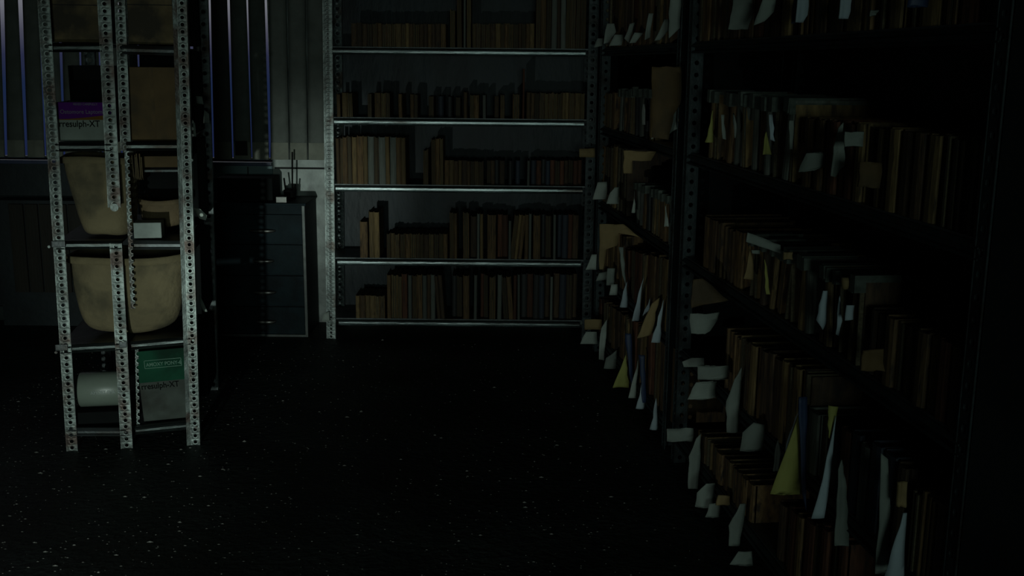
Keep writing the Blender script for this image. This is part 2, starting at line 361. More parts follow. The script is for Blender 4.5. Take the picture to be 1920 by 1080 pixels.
# ================================================================== books (shared prototypes)
def book_mesh(name, mcol, seed):
    """unit book: x width 1 (thickness), y 0..1 depth, z 0..1 height; spine at y=0"""
    r = random.Random(seed); m_ = MB()
    t = .12
    m_.box(-.5, -.5+t, .02, 1, 0, 1, 0); m_.box(.5-t, .5, .02, 1, 0, 1 - r.uniform(0, .015), 0)
    sp = [(-.5, .03), (-.46, .008), (-.2, -.008), (.2, -.008), (.46, .008), (.5, .03), (.5, .05), (-.5, .05)]
    top = 1 - r.uniform(0, .02)
    n = len(sp); m_.add([(x, y, 0) for x, y in sp] + [(x, y, top) for x, y in sp],
                        [(i, (i+1) % n, n+(i+1) % n, n+i) for i in range(n)] + [tuple(range(n))[::-1], tuple(range(n, 2*n))], 0)
    m_.box(-.5+t, .5-t, .05, .97, .015, .965, 1)
    return m_.mesh(name, [mcol, M['pages']], norm=True)
BM = {k: [book_mesh('book_' + k, m, 11*i + j) for j in range(2)] for i, (k, m) in enumerate(BK.items())}
def loose_mesh(mcol, seed):
    """unit bundle of loose folders: uneven leaves, no hard spine"""
    r = random.Random(seed); m_ = MB(); n = 5
    for k in range(n):
        x0 = -.5 + k / n; top = 1 - r.uniform(0, .05); y0 = r.uniform(0, .05)
        m_.box(x0 + .01, x0 + 1/n - .03, y0, .97, 0, top, 0 if k % 2 == 0 else 1)
    return m_.mesh('bundle', [mcol, M['pages']])
for i, k in enumerate(('brown', 'tan', 'umber')): BM[k].append(loose_mesh(BK[k], 90 + i)); BM[k].append(loose_mesh(BK[k], 95 + i))
CN = {'brown': 'brown', 'tan': 'tan', 'umber': 'dark brown', 'pale': 'pale grey', 'rust': 'rust red', 'black': 'black', 'blue': 'navy blue'}
ORD = ['first','second','third','fourth','fifth','sixth','seventh','eighth','ninth','tenth','eleventh','twelfth','thirteenth','fourteenth','fifteenth','sixteenth',
 'seventeenth','eighteenth','nineteenth','twentieth']
TENS = {2: 'twenty', 3: 'thirty', 4: 'forty', 5: 'fifty', 6: 'sixty', 7: 'seventy', 8: 'eighty'}
def ordn(n):
    if n <= 20: return ORD[n-1]
    t, u_ = divmod(n, 10)
    return {2:'twentieth',3:'thirtieth',4:'fortieth',5:'fiftieth',6:'sixtieth',7:'seventieth',8:'eightieth'}[t] if u_ == 0 else TENS[t] + '-' + ORD[u_-1]

# ================================================================== back rack
p_ = atZ(621, 635)
BX0, BY = p_.x, p_.y
BZ = [atY(860, y, BY).z for y in (95.5, 228.0, 353.5, 491.5, 605.0)]   # first bright bead of each shelf lip
SH = [z + .018 for z in BZ]                                             # shelf tops
BX1 = .44
rack = thing('shelving_rack', 'wide steel shelving rack of books against the back wall, slotted post at its left', 'shelving', (BX0, BY, 0))
wid = BX1 - BX0
def tilt(x): return 0.0
def post(parent, p0, p1, w, pitch, r, m, name='post', side=1, cut=None, back=True, ring=True):
    f, h = axis_frame(p0, p1); m_ = MB(); strip(m_, w, h, pitch, r, ring=ring, cut=cut, frame=f)
    if back:
        f2 = f @ Matrix.Translation((side * w/2, w/2, 0)) @ Matrix.Rotation(math.radians(90), 4, 'Z')
        strip(m_, w, h, pitch, r, ring=False, frame=f2)
    return m_.obj(name, m, parent, norm=False)
tp = atY(613.5, 0, BY); k_ = (2.45) / tp.z
topx = (tp.x - BX0) * k_
post(rack, (0, 0, 0), (topx, 0, 2.45), .050, .0235, .0065, M['galv_lit'], side=-1)
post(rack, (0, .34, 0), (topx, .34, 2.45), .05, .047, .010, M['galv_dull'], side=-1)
post(rack, (wid, .34, 0), (wid, .34, 2.45), .05, .047, .010, M['rack_dark'])  # right-hand posts in the darker steel, colour standing for shade
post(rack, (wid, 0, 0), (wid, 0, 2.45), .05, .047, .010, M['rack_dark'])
for i, zz in enumerate(SH + [2.08]):
    s_ = MB().box(-.01, wid, .015, .37, zz-.008, zz).obj('shelf', M['shelf'], rack)
    MB().prism_x(lip_profile(.030, 0, zz), .045, wid - .04).obj('shelf_lip', M['lip'], s_)
MB().box(-.02, wid+.02, .375, .378, .06, 2.4).obj('back_panel', M['panel'], rack)
bolts = MB()
for zz in SH: bolts.cyl((.0, -.001, zz-.03), (.0, -.008, zz-.03), .007, 8)
bolts.obj('bolt_row', M['galv'], rack)

rnames = ['top', 'second', 'third', 'fourth', 'bottom']
book_total = 0
def put_book(X, w, z, h, depth, y, colr, lean, label, group, rz=0, base=None, dirz=0, kind='book', cat='book', slant=0):
    mesh = random.choice(BM[colr])
    o = bpy.data.objects.new(kind, mesh); COL.objects.link(o)
    o.scale = (w * .94, depth, h)
    if base is None: o.location = (X, y, z); o.rotation_euler = (slant, lean, 0)
    else: o.location = base; o.rotation_euler = (slant, lean, dirz)
    return tag(o, label, cat, group)
# rows: list of (x0px, x1px, top_px, style, min_w px, max_w px, fill)
ROWS = [
 [(658,836,43,'low',7,11,1),(844,853,14,'tall',8,9,1),(857,866,-30,'tall',8,9,1),(869,873,-10,'pale',4,4,1),(875,883,-40,'tall',7,8,1),(886,1002,43,'low',7,10,1),(1004,1098,-60,'tallmix',7,11,1)],
 [(631,638,175,'low',6,7,1),(641,661,173,'two',9,10,1),(689,697,173,'low',7,8,1),(702,731,173,'low',9,13,1),(747,754,175,'low',6,7,1),(769,783,176,'low',6,8,1),(793,830,180,'dim',8,11,.6),(838,862,181,'dim',7,10,.6),(869,876,172,'low',6,7,1),(881,898,177,'low',6,8,1),(905,911,177,'pale',5,6,1),(918,935,180,'dim',7,9,.7),(938,946,176,'low',5,6,1),(961,974,175,'rust',8,12,1),(979,983,128,'brownstick',4,4,1),(987,1096,173,'low',7,10,1)],
 [(631,652,256,'tall',6,9,1),(652,761,254,'tallmix',7,12,1),(793,803,277,'tall',9,10,1),(809,831,257,'tall',6,9,1),(833,907,300,'low',7,10,1),(912,935,301,'dim',8,10,1),(936,984,301,'dim',7,9,.7),(988,993,300,'pale',5,5,1),(995,1092,301,'dim',7,11,1)],
 [(675,690,413,'low',12,14,1),(692,712,396,'tall',8,10,1),(725,839,437,'low',7,11,1),(843,857,396,'tall',8,10,1),(868,880,396,'tall',10,12,1),(881,893,405,'dim',8,10,1),(894,899,399,'pale',5,5,1),(900,906,400,'tall',6,6,1),(913,930,401,'tall',13,16,1),(932,952,404,'dim',8,10,1),(953,958,413,'pale',5,5,1),(960,982,400,'leanR',6,7,1),(983,990,399,'tall',6,7,1),(991,996,399,'pale',5,5,1),(999,1013,401,'tall',11,13,1),(1014,1034,404,'dim',8,11,1),(1037,1042,400,'pale',5,5,1),(1044,1084,403,'dim',8,11,1)],
 [(667,722,553,'low',7,10,1),(726,764,513,'tallmix',7,10,1),(765,772,513,'pale',6,7,1),(773,816,513,'tallmix',8,11,1),(817,831,514,'leanL',7,8,1),(846,866,518,'dim',8,11,1),(868,880,514,'tall',8,11,1),(888,894,512,'pale',6,6,1),(900,915,516,'dim',8,11,1),(917,929,514,'tall',10,11,1),(932,940,513,'pale',6,6,1),(941,960,516,'leanL',7,9,1),(962,968,514,'rust',6,6,1),(970,975,514,'pale',5,5,1),(976,1030,516,'dim',8,12,1),(1031,1036,516,'pale',5,5,1),(1037,1082,515,'dim',8,12,1)],
]
STY = {'low': ['brown','tan','brown','tan','brown','umber'], 'tall': ['brown','tan','brown'], 'tallmix': ['brown','brown','umber','rust','tan','pale','umber'],
       'dim': ['umber','black','umber','blue','rust'], 'pale': ['pale'], 'rust': ['rust','brown'], 'two': ['tan'], 'brownstick': ['rust'], 'leanR': ['brown','tan'], 'leanL': ['umber','brown']}
for ri, segs in enumerate(ROWS):
    z = SH[ri]; vpy = (88.5, 217, 348, 486, 600)[ri]; n = 0
    for (xa, xb, ty, sty, wmin, wmax, fill) in segs:
        X0 = atY(xa, vpy, BY+.01).x; X1 = atY(xb, vpy, BY+.01).x
        H = min(atY((xa+xb)/2, ty, BY+.02).z - z, .37)
        cnt = max(1, round((xb - xa) / ((wmin + wmax) / 2)))
        ws = [random.uniform(.75, 1.25) for _ in range(cnt)]; s_ = sum(ws); x = X0
        for k in range(cnt):
            w = ws[k] / s_ * (X1 - X0)
            if random.random() > fill: x += w; continue
            n += 1; book_total += 1
            c_ = random.choice(STY[sty]); hh = H * random.uniform(.965, 1.0)
            lean = {'leanR': .10, 'leanL': -.07}.get(sty, random.uniform(-.008, .008))
            ydep = BY + (random.uniform(.0, .012) if sty != 'dim' else random.uniform(.03, .09))
            dep = random.uniform(.20, .24); xx = x + w/2
            if lean > .05: xx -= hh * lean * .5
            if lean < -.05: xx += hh * -lean * .5
            hw = 'short' if hh < .22 else 'tall'
            put_book(xx, w, z + abs(math.sin(lean)) * w * .5, hh, dep, ydep + .012, c_, lean,
                     f"{hw} {CN[c_]} book on the back rack's {rnames[ri]} visible shelf, {ordn(n)} from left", f"books on the back rack's {rnames[ri]} visible shelf")
            x += w
print('books', book_total)

# ================================================================== chest of drawers
q = atZ(578, 632); DX1, DY = q.x, q.y
DX0 = DX1 - .545; dz = atY(578, 386, DY).z
ch = thing('chest_of_drawers', 'dark teal four-drawer chest beside the back rack, under the window end', 'chest of drawers', (DX0, DY, 0))
dw = DX1 - DX0; dd = YW - .03 - DY
b_ = MB(); b_.box(0, dw, .02, dd, .0, dz); b_.obj('body', M['dresser'], ch, bevel=.003)
e_ = MB(); e_.box(dw-.016, dw, -.004, .02, .01, dz); e_.box(0, .016, -.004, .02, .01, dz); e_.box(0, dw, -.004, .02, 0, .014); e_.obj('edge_frame', M['dresser_edge'], ch, bevel=.002)
MB().box(-.008, dw+.008, -.008, dd, dz, dz+.014).obj('top_board', M['dresser'], ch, bevel=.003)
rz_ = [atY(500, y, DY).z for y in (401, 457.5, 516, 574, 628)]
hx = atY(492, 430, DY).x - DX0
for k in range(4):
    dr = MB().box(.018, dw-.018, 0, .02, rz_[k+1]+.005, rz_[k]-.005).obj('drawer', M['dresser'], ch, bevel=.003)
    hz = [atY(492, y, DY).z for y in (432, 488.5, 547, 602)][k]; hl = [.050, .040, .044, .040][k] * 1.55
    hm = MB(); N = 10                                # curved cup handle, worn bright
    prof = []
    for j in range(N + 1):
        t_ = -1 + 2*j/N; x = hx + t_*hl; y = -.022 * (1 - t_**4); hh = .006 + .009 * (1 - t_*t_) * (1 if k < 2 else 1.2)
        prof.append((x, y, hz, hh))
    vs_ = []
    for x, y, z, hh in prof: vs_ += [(x, y-.003, z+hh*.6), (x, y-.008, z), (x, y-.002, z-hh), (x, y+.004, z)]
    fs = [(j*4+i, j*4+(i+1) % 4, (j+1)*4+(i+1) % 4, (j+1)*4+i) for j in range(N) for i in range(4)] + [(0,1,2,3), (N*4, N*4+3, N*4+2, N*4+1)]
    hm.add(vs_, fs); hm.obj('handle', M['handle'], dr, smooth=True)
# things on and by the chest
DT = dz + .014
o = atY(528, 379, DY + .03)
tag(MB().box(-.030, .030, -.012, .012, 0, .034).obj('label_card', M['handle'], None, (o.x, DY + .03, DT), bevel=.002), 'small pale grey card box on the front edge of the drawer chest', 'box')
ax = -1.33
cup = thing('pen_pot', 'black pot holding thin upright rods on top of the drawer chest', 'pot', (ax, DY + .20, DT))
c = MB(); c.cyl((0,0,0), (0,0,.055), .034, 20, r1=.038); c.obj('pot', M['black_plastic'], cup, smooth=False)
for dx_, t_, l_ in ((-.022, -.10, .105), (.014, .03, .26), (.026, .12, .07)):
    MB().cyl((dx_, 0, .02), (dx_ + t_*l_, 0, .02 + l_), .005, 8).obj('rod', M['black_plastic'], cup)
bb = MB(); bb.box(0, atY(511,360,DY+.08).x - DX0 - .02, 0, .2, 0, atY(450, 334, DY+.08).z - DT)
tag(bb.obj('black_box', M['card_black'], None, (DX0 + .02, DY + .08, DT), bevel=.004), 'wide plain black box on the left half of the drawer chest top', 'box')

# ================================================================== left rack
LA = atZ(135.5, 846); LYAW = math.radians(10)
LU = Vector((math.cos(LYAW), math.sin(LYAW), 0)); LN = Vector((-math.sin(LYAW), math.cos(LYAW), 0))
def lp(px, py, c=0.0):
    P = plane(px, py, LA + LN * c, LN); dlt = P - LA
    return Vector((dlt.dot(LU), c, dlt.z))
def lw(v): return LA + LU * v[0] + LN * v[1] + Vector((0, 0, v[2]))
lr = thing('slotted_steel_rack', 'narrow rack of slotted steel posts with cartons and sacks, left foreground', 'shelving', LA, LYAW)
def ext(p, q, z):                                    # extend the line p->q to height z
    k = (z - p.z) / (q.z - p.z); return p + (q - p) * k
def lpost(pb, pt, ztop=None, zbot=None, **k):
    a = lp(*pb); b = lp(*pt)
    if zbot is not None: a = ext(a, b, zbot)
    if ztop is not None: b = ext(a, b, ztop)
    return a, b
PW = .041
D = .80
a, b = lpost((135.5, 846), (81.5, 0), 2.3, .001); post(lr, a, b, PW, .0275, .0074, M['galv'], side=-1)
LPa, LPb = a, b
a, b = lpost((214.5, 389), (195, 0), 2.3); post(lr, a, b, .046, .0275, .0072, M['galv'], side=-1); PAa, PAb = a, b
MB().cyl((a.x, -.002, a.z), (a.x, .002, a.z), .016, 16).obj('rounded_post_end', M['galv'], lr)
a, b = lpost((238, 841), (217, 456), None, .001); post(lr, a, b, .044, .0265, .0072, M['galv'], side=-1)
a, b = lpost((235, 283), (223.5, 0), 2.3); a.y = b.y = .012; post(lr, a, b, .036, .0275, .0072, M['galv'], side=1)
a, b = lpost((253, 580), (241, 283)); a.y = b.y = .012; post(lr, a, b, .036, .0275, .0085, M['galv'], cut='R', side=1, back=False)
a, b = lpost((260, 800), (257, 648)); a.y = b.y = .03; post(lr, a, b, .026, .0275, .0085, M['galv'], cut='R', side=1, back=False)
# right post: plain flange + perforated flange
a, b = lpost((366.5, 830), (340.5, 0), 2.3, .001); post(lr, a, b, .034, .0272, .0072, M['galv'], side=1); RPa, RPb = a, b
f, h = axis_frame(a, b); m_ = MB(); ff = f @ Matrix.Translation((-.0255, -.003, 0)) @ Matrix.Rotation(math.radians(16), 4, 'Z')
m_.add([ff @ Vector(v) for v in ((-.010,-.001,0),(.010,-.001,0),(.010,.001,0),(-.010,.001,0),(-.010,-.001,h),(.010,-.001,h),(.010,.001,h),(-.010,.001,h))],
       [(0,3,2,1),(4,5,6,7),(0,1,5,4),(1,2,6,5),(2,3,7,6),(3,0,4,7)]); m_.obj('plain_flange', M['galv'], lr)
for pb_, pt_ in ((LPa, LPb), (RPa, RPb)):             # rear posts
    post(lr, (pb_.x, D, 0), (pt_.x, D, 2.3), PW, .055, .010, M['galv_dull'], side=1)
# shelves: left and right bays, lips facing the viewer
def lshelf(pl, pr, y0, y1, x_over=0.0, m='lip_dark', h=.030, depth=D):
    a = lp(*pl); b = lp(*pr); L = (b - a).length; ang = math.atan2(b.z - a.z, b.x - a.x)
    s_ = MB().box(0, L, .012, depth, -.010, -.003).obj('shelf', M['shelf'], lr, (a.x, 0, a.z)); s_.rotation_euler = (0, -ang, 0)
    MB().prism_x(lip_profile(h, 0, .006), 0, L).obj('shelf_lip', M[m], s_)
    return a.z
S1L = lshelf((90, 80), (190, 80), 0, 0); S1R = lshelf((228, 84), (328, 87), 0, 0, m='shelf')
S2L = lshelf((103, 267), (208, 267), 0, 0); S2R = lshelf((236, 266), (338, 266), 0, 0)
S3L = lshelf((104, 452), (228, 451), 0, 0); S3R = lshelf((250, 452), (344, 452), 0, 0, m='shelf')
S4L = lshelf((110, 648), (228, 641), 0, 0); S4R = lshelf((244, 641), (356, 631), 0, 0)
S5L = lshelf((128, 803), (236, 803), 0, 0, m='shelf'); S5R = lshelf((252, 801), (358, 790), 0, 0)
bt = MB()
for px, py in ((93, 462), (106, 660), (231, 640), (363, 637), (360, 300), (368, 800)):
    p = lp(px, py); bt.cyl((p.x, .004, p.z), (p.x, -.010, p.z), .0055, 8)
bt.obj('bolt_row', M['galv'], lr)
for px, py, w_ in ((110, 457, .052), (116, 651, .048), (231, 645, .03)):      # dark clamp brackets across the posts
    p = lp(px, py); MB().box(p.x - w_/2, p.x + w_/2, -.010, -.003, p.z-.013, p.z+.013).obj('clamp', M['shelf'], lr, bevel=.003)

def on_rack(name, label, cat, px0, px1, pyb, c, group=None, tilt_=0, fixz=None):
    """thing whose front bottom-left corner sits at the shelf, local frame = rack frame"""
    a = lp(px0, pyb, c); b = lp(px1, pyb, c); o = thing(name, label, cat, lw((a.x, c, fixz if fixz is not None else a.z)), LYAW, group, rot=(0, -tilt_, LYAW))
    return o, (b.x - a.x)
def carton(root, w, dpt, h, m, bev=.003, name='carton_body'):
    return MB().box(0, w, 0, dpt, 0, h).obj(name, m, root, bevel=bev)
def hgt(px, py0, py1, c): return lp(px, py1, c).z - lp(px, py0, c).z
# top row: two stained cartons
c_ = .05
t, w = on_rack('stained_carton', 'stained dark brown carton on the rack top shelf, left bay', 'box', 96, 192, 76, c_)
carton(t, w, .33, .30, M['card_dark']); MB().box(0, w, -.001, .0, .14, .143).obj('flap_seam', M['groove'], t); t.location.z = S1L + .004
t, w = on_rack('stained_carton', 'stained dark brown carton on the rack top shelf, right bay', 'box', 233, 326, 77, c_)
carton(t, w, .33, .30, M['card_dark']); MB().box(0, w, -.001, .0, .15, .153).obj('flap_seam', M['groove'], t); t.location.z = S1R + .004
# purple / orange / white carton
c_ = .04
t, w = on_rack('medicine_carton', 'purple, orange and white printed carton on the rack, left bay', 'box', 110, 214, 254, c_)
h = hgt(150, 254, 181, c_); t.location.z = S2L + .002
zoff = 0
carton(t, w, .26, h, M['white_med'])
ph = h * .43
pn = MB(); N = 14                                     # purple field and the orange swoosh under it
for nm, mt, yo in (('purple_band', M['purple'], -.0016), ('orange_swoosh', M['orange'], -.0016)):
    pb_ = MB(); vs_ = []
    for j in range(N + 1):
        q_ = j / N; x = q_ * w
        bot = (h * .565 + h * .10 * min(1, q_ * 1.2)**1.6 * (1 - .0*q_)) if nm == 'purple_band' else h * .548
        top = h * .998 if nm == 'purple_band' else h * .567 + h * .10 * min(1, q_ * 1.2)**1.6
        vs_ += [(x, yo, bot), (x, yo, top)]
    pb_.add(vs_, [(2*j, 2*j+2, 2*j+3, 2*j+1) for j in range(N)]); o = pb_.obj(nm, mt, t); md = o.modifiers.new('t', 'SOLIDIFY'); md.thickness = .0006
R90 = (math.radians(90), 0, 0)
text('Ostomore Laptomo', .0225, M['ink_pale'], t, (.012, -.0024, h*.71), R90, sx=.93)
text('MIXED CAREFULLY', .0120, M['ink_pale'], t, (w*.30, -.0024, h*.925), R90, sx=.9)
tx = text('rresulph-XT', .036, M['ink_dark'], t, (.004, -.0012, h*.37), R90, sx=.86)
# black carton behind it
t, w = on_rack('black_carton', 'plain black carton standing behind the purple printed carton', 'box', 131, 215, 181, .36)
carton(t, w, .3, hgt(160, 210, 123, .36) + .02, M['card_black']); t.location.z = S2L + .002 + 0
t.children[0].scale = (1, 1, 1)
bpy.context.view_layer.update()
hh = lp(160, 123, .36).z - S2L - .002; t.children[0].scale.z = hh / (hgt(160, 210, 123, .36) + .02)
# plain brown carton
t, w = on_rack('brown_carton', 'plain tan brown carton on the rack, right bay above the basket', 'box', 243, 336, 252, .04)
h = lp(290, 126, .04).z - S2R - .002; t.location.z = S2R + .002
carton(t, w, .31, h, M['card']); MB().box(w*.46, w*.54, -.0008, 0, 0, h).obj('tape', M['card'], t)
# row 2->3 right bay: stacked things
t, w = on_rack('wooden_tray', 'shallow brown tray lying high in the rack right bay, above the basket', 'tray', 262, 345, 314, .10)
h = hgt(300, 313, 292, .10)
carton(t, w, .36, h, M['card'], .004, 'tray_body'); MB().box(-.004, w+.004, -.008, .0, -.018, -.010).obj('rim', M['galv_dull'], t)
zt = t.location.z
# papers hanging beside the tray
t2, w2 = on_rack('paper_bundle', 'frayed bundle of yellowed papers beside the tray, rack right bay', 'papers', 250, 269, 338, .05)
h2 = hgt(260, 338, 284, .05)
pm = MB()
for k in range(6):
    x = w2 * (k + .5) / 6; a_ = random.uniform(-.006, .006); top = h2 * random.uniform(.8, 1)
    pm.add([(x-.002, 0, random.uniform(0, .02)), (x+.002, 0, 0), (x+.002+a_, 0, top), (x-.002+a_, 0, top), (x-.002, .2, 0), (x+.002, .2, 0), (x+.002+a_, .2, top), (x-.002+a_, .2, top)],
           [(0,1,2,3),(7,6,5,4),(0,4,5,1),(3,2,6,7),(0,3,7,4),(1,5,6,2)])
pm.obj('sheets', M['card_dark'], t2)
# tapered basket / sack
def sack(root, prof, dep, m, hem_z, seed, hem_m):
    """prof: list of (z, xl, xr); soft rectangular-round section; open top with hem"""
    r = random.Random(seed); K = 28; vs_ = []; n = len(prof)
    for (z, xl_, xr_, dk) in prof:
        cx_, rx = (xl_ + xr_)/2, (xr_ - xl_)/2; ry = dep/2 * dk
        for k in range(K):
            a = 2*math.pi*k/K; ca, sa = math.cos(a), math.sin(a)
            q_ = (abs(ca)**3.2 + abs(sa)**3.2)**(-1/3.2)
            wob = 1 + .018*math.sin(5*a + seed) * (1 if z < prof[-1][0] else .6)
            vs_.append((cx_ + rx*ca*q_*wob, dep/2 + ry*sa*q_*wob, z + .004*math.sin(3*a + seed)))
    fs = [(j*K+k, j*K+(k+1) % K, (j+1)*K+(k+1) % K, (j+1)*K+k) for j in range(n-1) for k in range(K)] + [tuple(range(K))[::-1]]
    b_ = MB(); b_.add(vs_, fs); o = b_.obj('sack_body', m, root, smooth=True)
    md = o.modifiers.new('s', 'SUBSURF'); md.levels = md.render_levels = 2
    md = o.modifiers.new('t', 'SOLIDIFY'); md.thickness = .005; md.offset = -1
    z1, l1, r1, _ = prof[-1]; hm = MB(); vs_ = []
    for (z, g, zz_) in ((hem_z, .0065, 0), (hem_z + .003, .009, 0), (z1 + .001, .009, 0), (z1 + .003, .003, 0), (z1 + .001, -.006, 0)):
        cx_, rx = (l1 + r1)/2, (r1 - l1)/2 + g
        for k in range(K):
            a = 2*math.pi*k/K; ca, sa = math.cos(a), math.sin(a); q_ = (abs(ca)**3.2 + abs(sa)**3.2)**(-1/3.2); wob = 1 + .010*math.sin(5*a + seed)
            vs_.append((cx_ + rx*ca*q_*wob, dep/2 + (dep/2 + g)*sa*q_*wob, z + .004*math.sin(3*a + seed)))
    hm.add(vs_, [(j*K+k, j*K+(k+1) % K, (j+1)*K+(k+1) % K, (j+1)*K+k) for j in range(4) for k in range(K)])
    hm.obj('hem', hem_m, root, smooth=True)
    return o
def sack_from_px(name, label, pts, c, ctr_px, base_z, dep, seed, m, hem_m, hem_py, group=None):
    """pts: (py, left px, right px, depth factor) bottom to top"""
    o0 = lp(ctr_px, pts[0][0], c)
    t = thing(name, label, 'basket' if 'basket' in name else 'sack', lw((o0.x, c, base_z)), LYAW, group)
    zb_ = o0.z; prof = []
    for py, l_, r_, dk in pts:
        A = lp(l_, py, c); B = lp(r_, py, c); prof.append((A.z - zb_, A.x - o0.x, B.x - o0.x, dk))
    sack(t, prof, dep, m, lp(ctr_px, hem_py, c).z - zb_, seed, hem_m); return t
sack_from_px('canvas_sack', 'tapering beige canvas sack on the rack, left bay middle shelf',
    [(447,168,232,.6),(443,152,242,.75),(430,145,245,.86),(400,135,246,.92),(360,123,247,.97),(325,113,248,1),(297,106,249,1)], .035, 200, S3L + .003, .26, 1.0, M['canvas'], M['canvas_hem'], 308)
sack_from_px('canvas_sack', 'wide round-bottomed beige canvas sack filling both bays of the rack',
    [(641,196,272,.35),(637,168,306,.55),(626,150,325,.72),(600,139,334,.86),(560,130,338,.96),(525,124,341,1),(492,118,344,1)], .045, 230, (S4L + S4R)/2 + .004, .30, 2.3, M['canvas'], M['canvas_hem'], 502)
sack_from_px('tan_basket', 'soft tan basket behind the small white carton, rack right bay', [(419,262,344,.9),(400,258,346,.97),(380,254,347,1),(363,252,348,1)], .19, 300, S3R + .012, .28, 3.4, M['wicker'], M['wicker'], 371)
# thick shadow-casting small carton
t, w = on_rack('white_carton', 'small plain white carton in front of the tan basket, rack right bay', 'box', 251, 303, 440, .03)
h = hgt(280, 440, 411, .03); t.location.z = S3R + .006
carton(t, w, .09, h, M['white_small'])
# bottom row: roll on a dark block, green carton over white carton
c_ = .05
t, w = on_rack('paper_roll', 'pale green roll lying in the bottom left bay of the rack', 'roll', 145, 236, 772, c_)
h = hgt(180, 772, 708, c_); R_ = h / 2
m_ = MB(); N = 28; vs_ = []
for x in (0, .006, w-.006, w):
    rr = R_ if .003 < x < w-.003 else R_-.006
    for k in range(N):
        a = 2*math.pi*k/N
        vs_.append((x, R_ + rr*math.cos(a)*1.0, R_ + max(-R_*.93, rr*math.sin(a))))
m_.add(vs_, [(j*N+k, j*N+(k+1) % N, (j+1)*N+(k+1) % N, (j+1)*N+k) for j in range(3) for k in range(N)] + [tuple(range(N))[::-1], tuple(range(3*N, 4*N))])
m_.obj('roll_body', M['roll'], t, smooth=True)
text('AMOST SMA', .020, M['white_small'], t, (w*.30, -.001, R_*.98), R90, sx=.9)
zr = t.location.z
t3, w3 = on_rack('black_tray', 'flat black tray under the pale green roll in the rack', 'tray', 140, 240, 800, c_ - .01)
t3.location.z = S5L + .002; carton(t3, w3, .3, max(.02, zr - S5L - .004), M['card_black'], .002, 'tray_body')
tl = math.radians(3.3)
t, w = on_rack('white_carton', 'scuffed white printed carton under the green carton, rack bottom right bay', 'box', 270, 362, 791, c_, tilt_=tl)
t.location.z = S5R + .006
h = hgt(300, 791, 715, c_); carton(t, w, .24, h, M['white_box'])
text('rresulph-XT', .036, M['ink_dark'], t, (.006, -.0014, h*.79), R90, sx=.86)
zz0 = t.location.z + h
t, w = on_rack('green_carton', 'green printed carton with a framed title lying on the white carton', 'box', 261, 358, 716, c_ - .012, tilt_=tl)
h = hgt(300, 716, 657, c_); t.location.z = zz0 - .006
carton(t, w, .25, h, M['green'])
fx0, fx1, fz0, fz1 = w*.14, w*.86, h*.44, h*.70
fm = MB(); q_ = .0022
fm.box(fx0, fx1, -.0012, 0, fz0, fz0+q_); fm.box(fx0, fx1, -.0012, 0, fz1-q_, fz1); fm.box(fx0, fx0+q_, -.0012, 0, fz0, fz1); fm.box(fx1-q_, fx1, -.0012, 0, fz0, fz1)
fm.obj('title_frame', M['ink_green'], t)
text('AMOXY PONY-6', .0225, M['ink_green'], t, (fx0+.007, -.0012, fz0+.009), R90, sx=.86)

# papers poking out of the long right side of the rack, and file boxes behind them
RX = (RPa.x + RPb.x) / 2
def side_box(y0, y1, zs, h, label):
    t = tag(MB().box(0, .215, 0, y1-y0, 0, h).obj('file_box', M['card_black'], None, lw((RX - .215, y0, zs)), bevel=.003), label, 'box'); t.rotation_euler = (0, 0, LYAW)  # near-black colour stands for the shaded flank of the rack's contents
for i, (zs, h, nm) in enumerate(((S1R, .46, 'top'), (S2R, .355, 'second'), (S3R, .365, 'third'), (S4R, .365, 'fourth'), (S5R, .31, 'bottom'))):
    side_box(.38, .76, zs + .006, h, f"shade-black file box at the rear of the left rack's right bay, {nm} shelf")
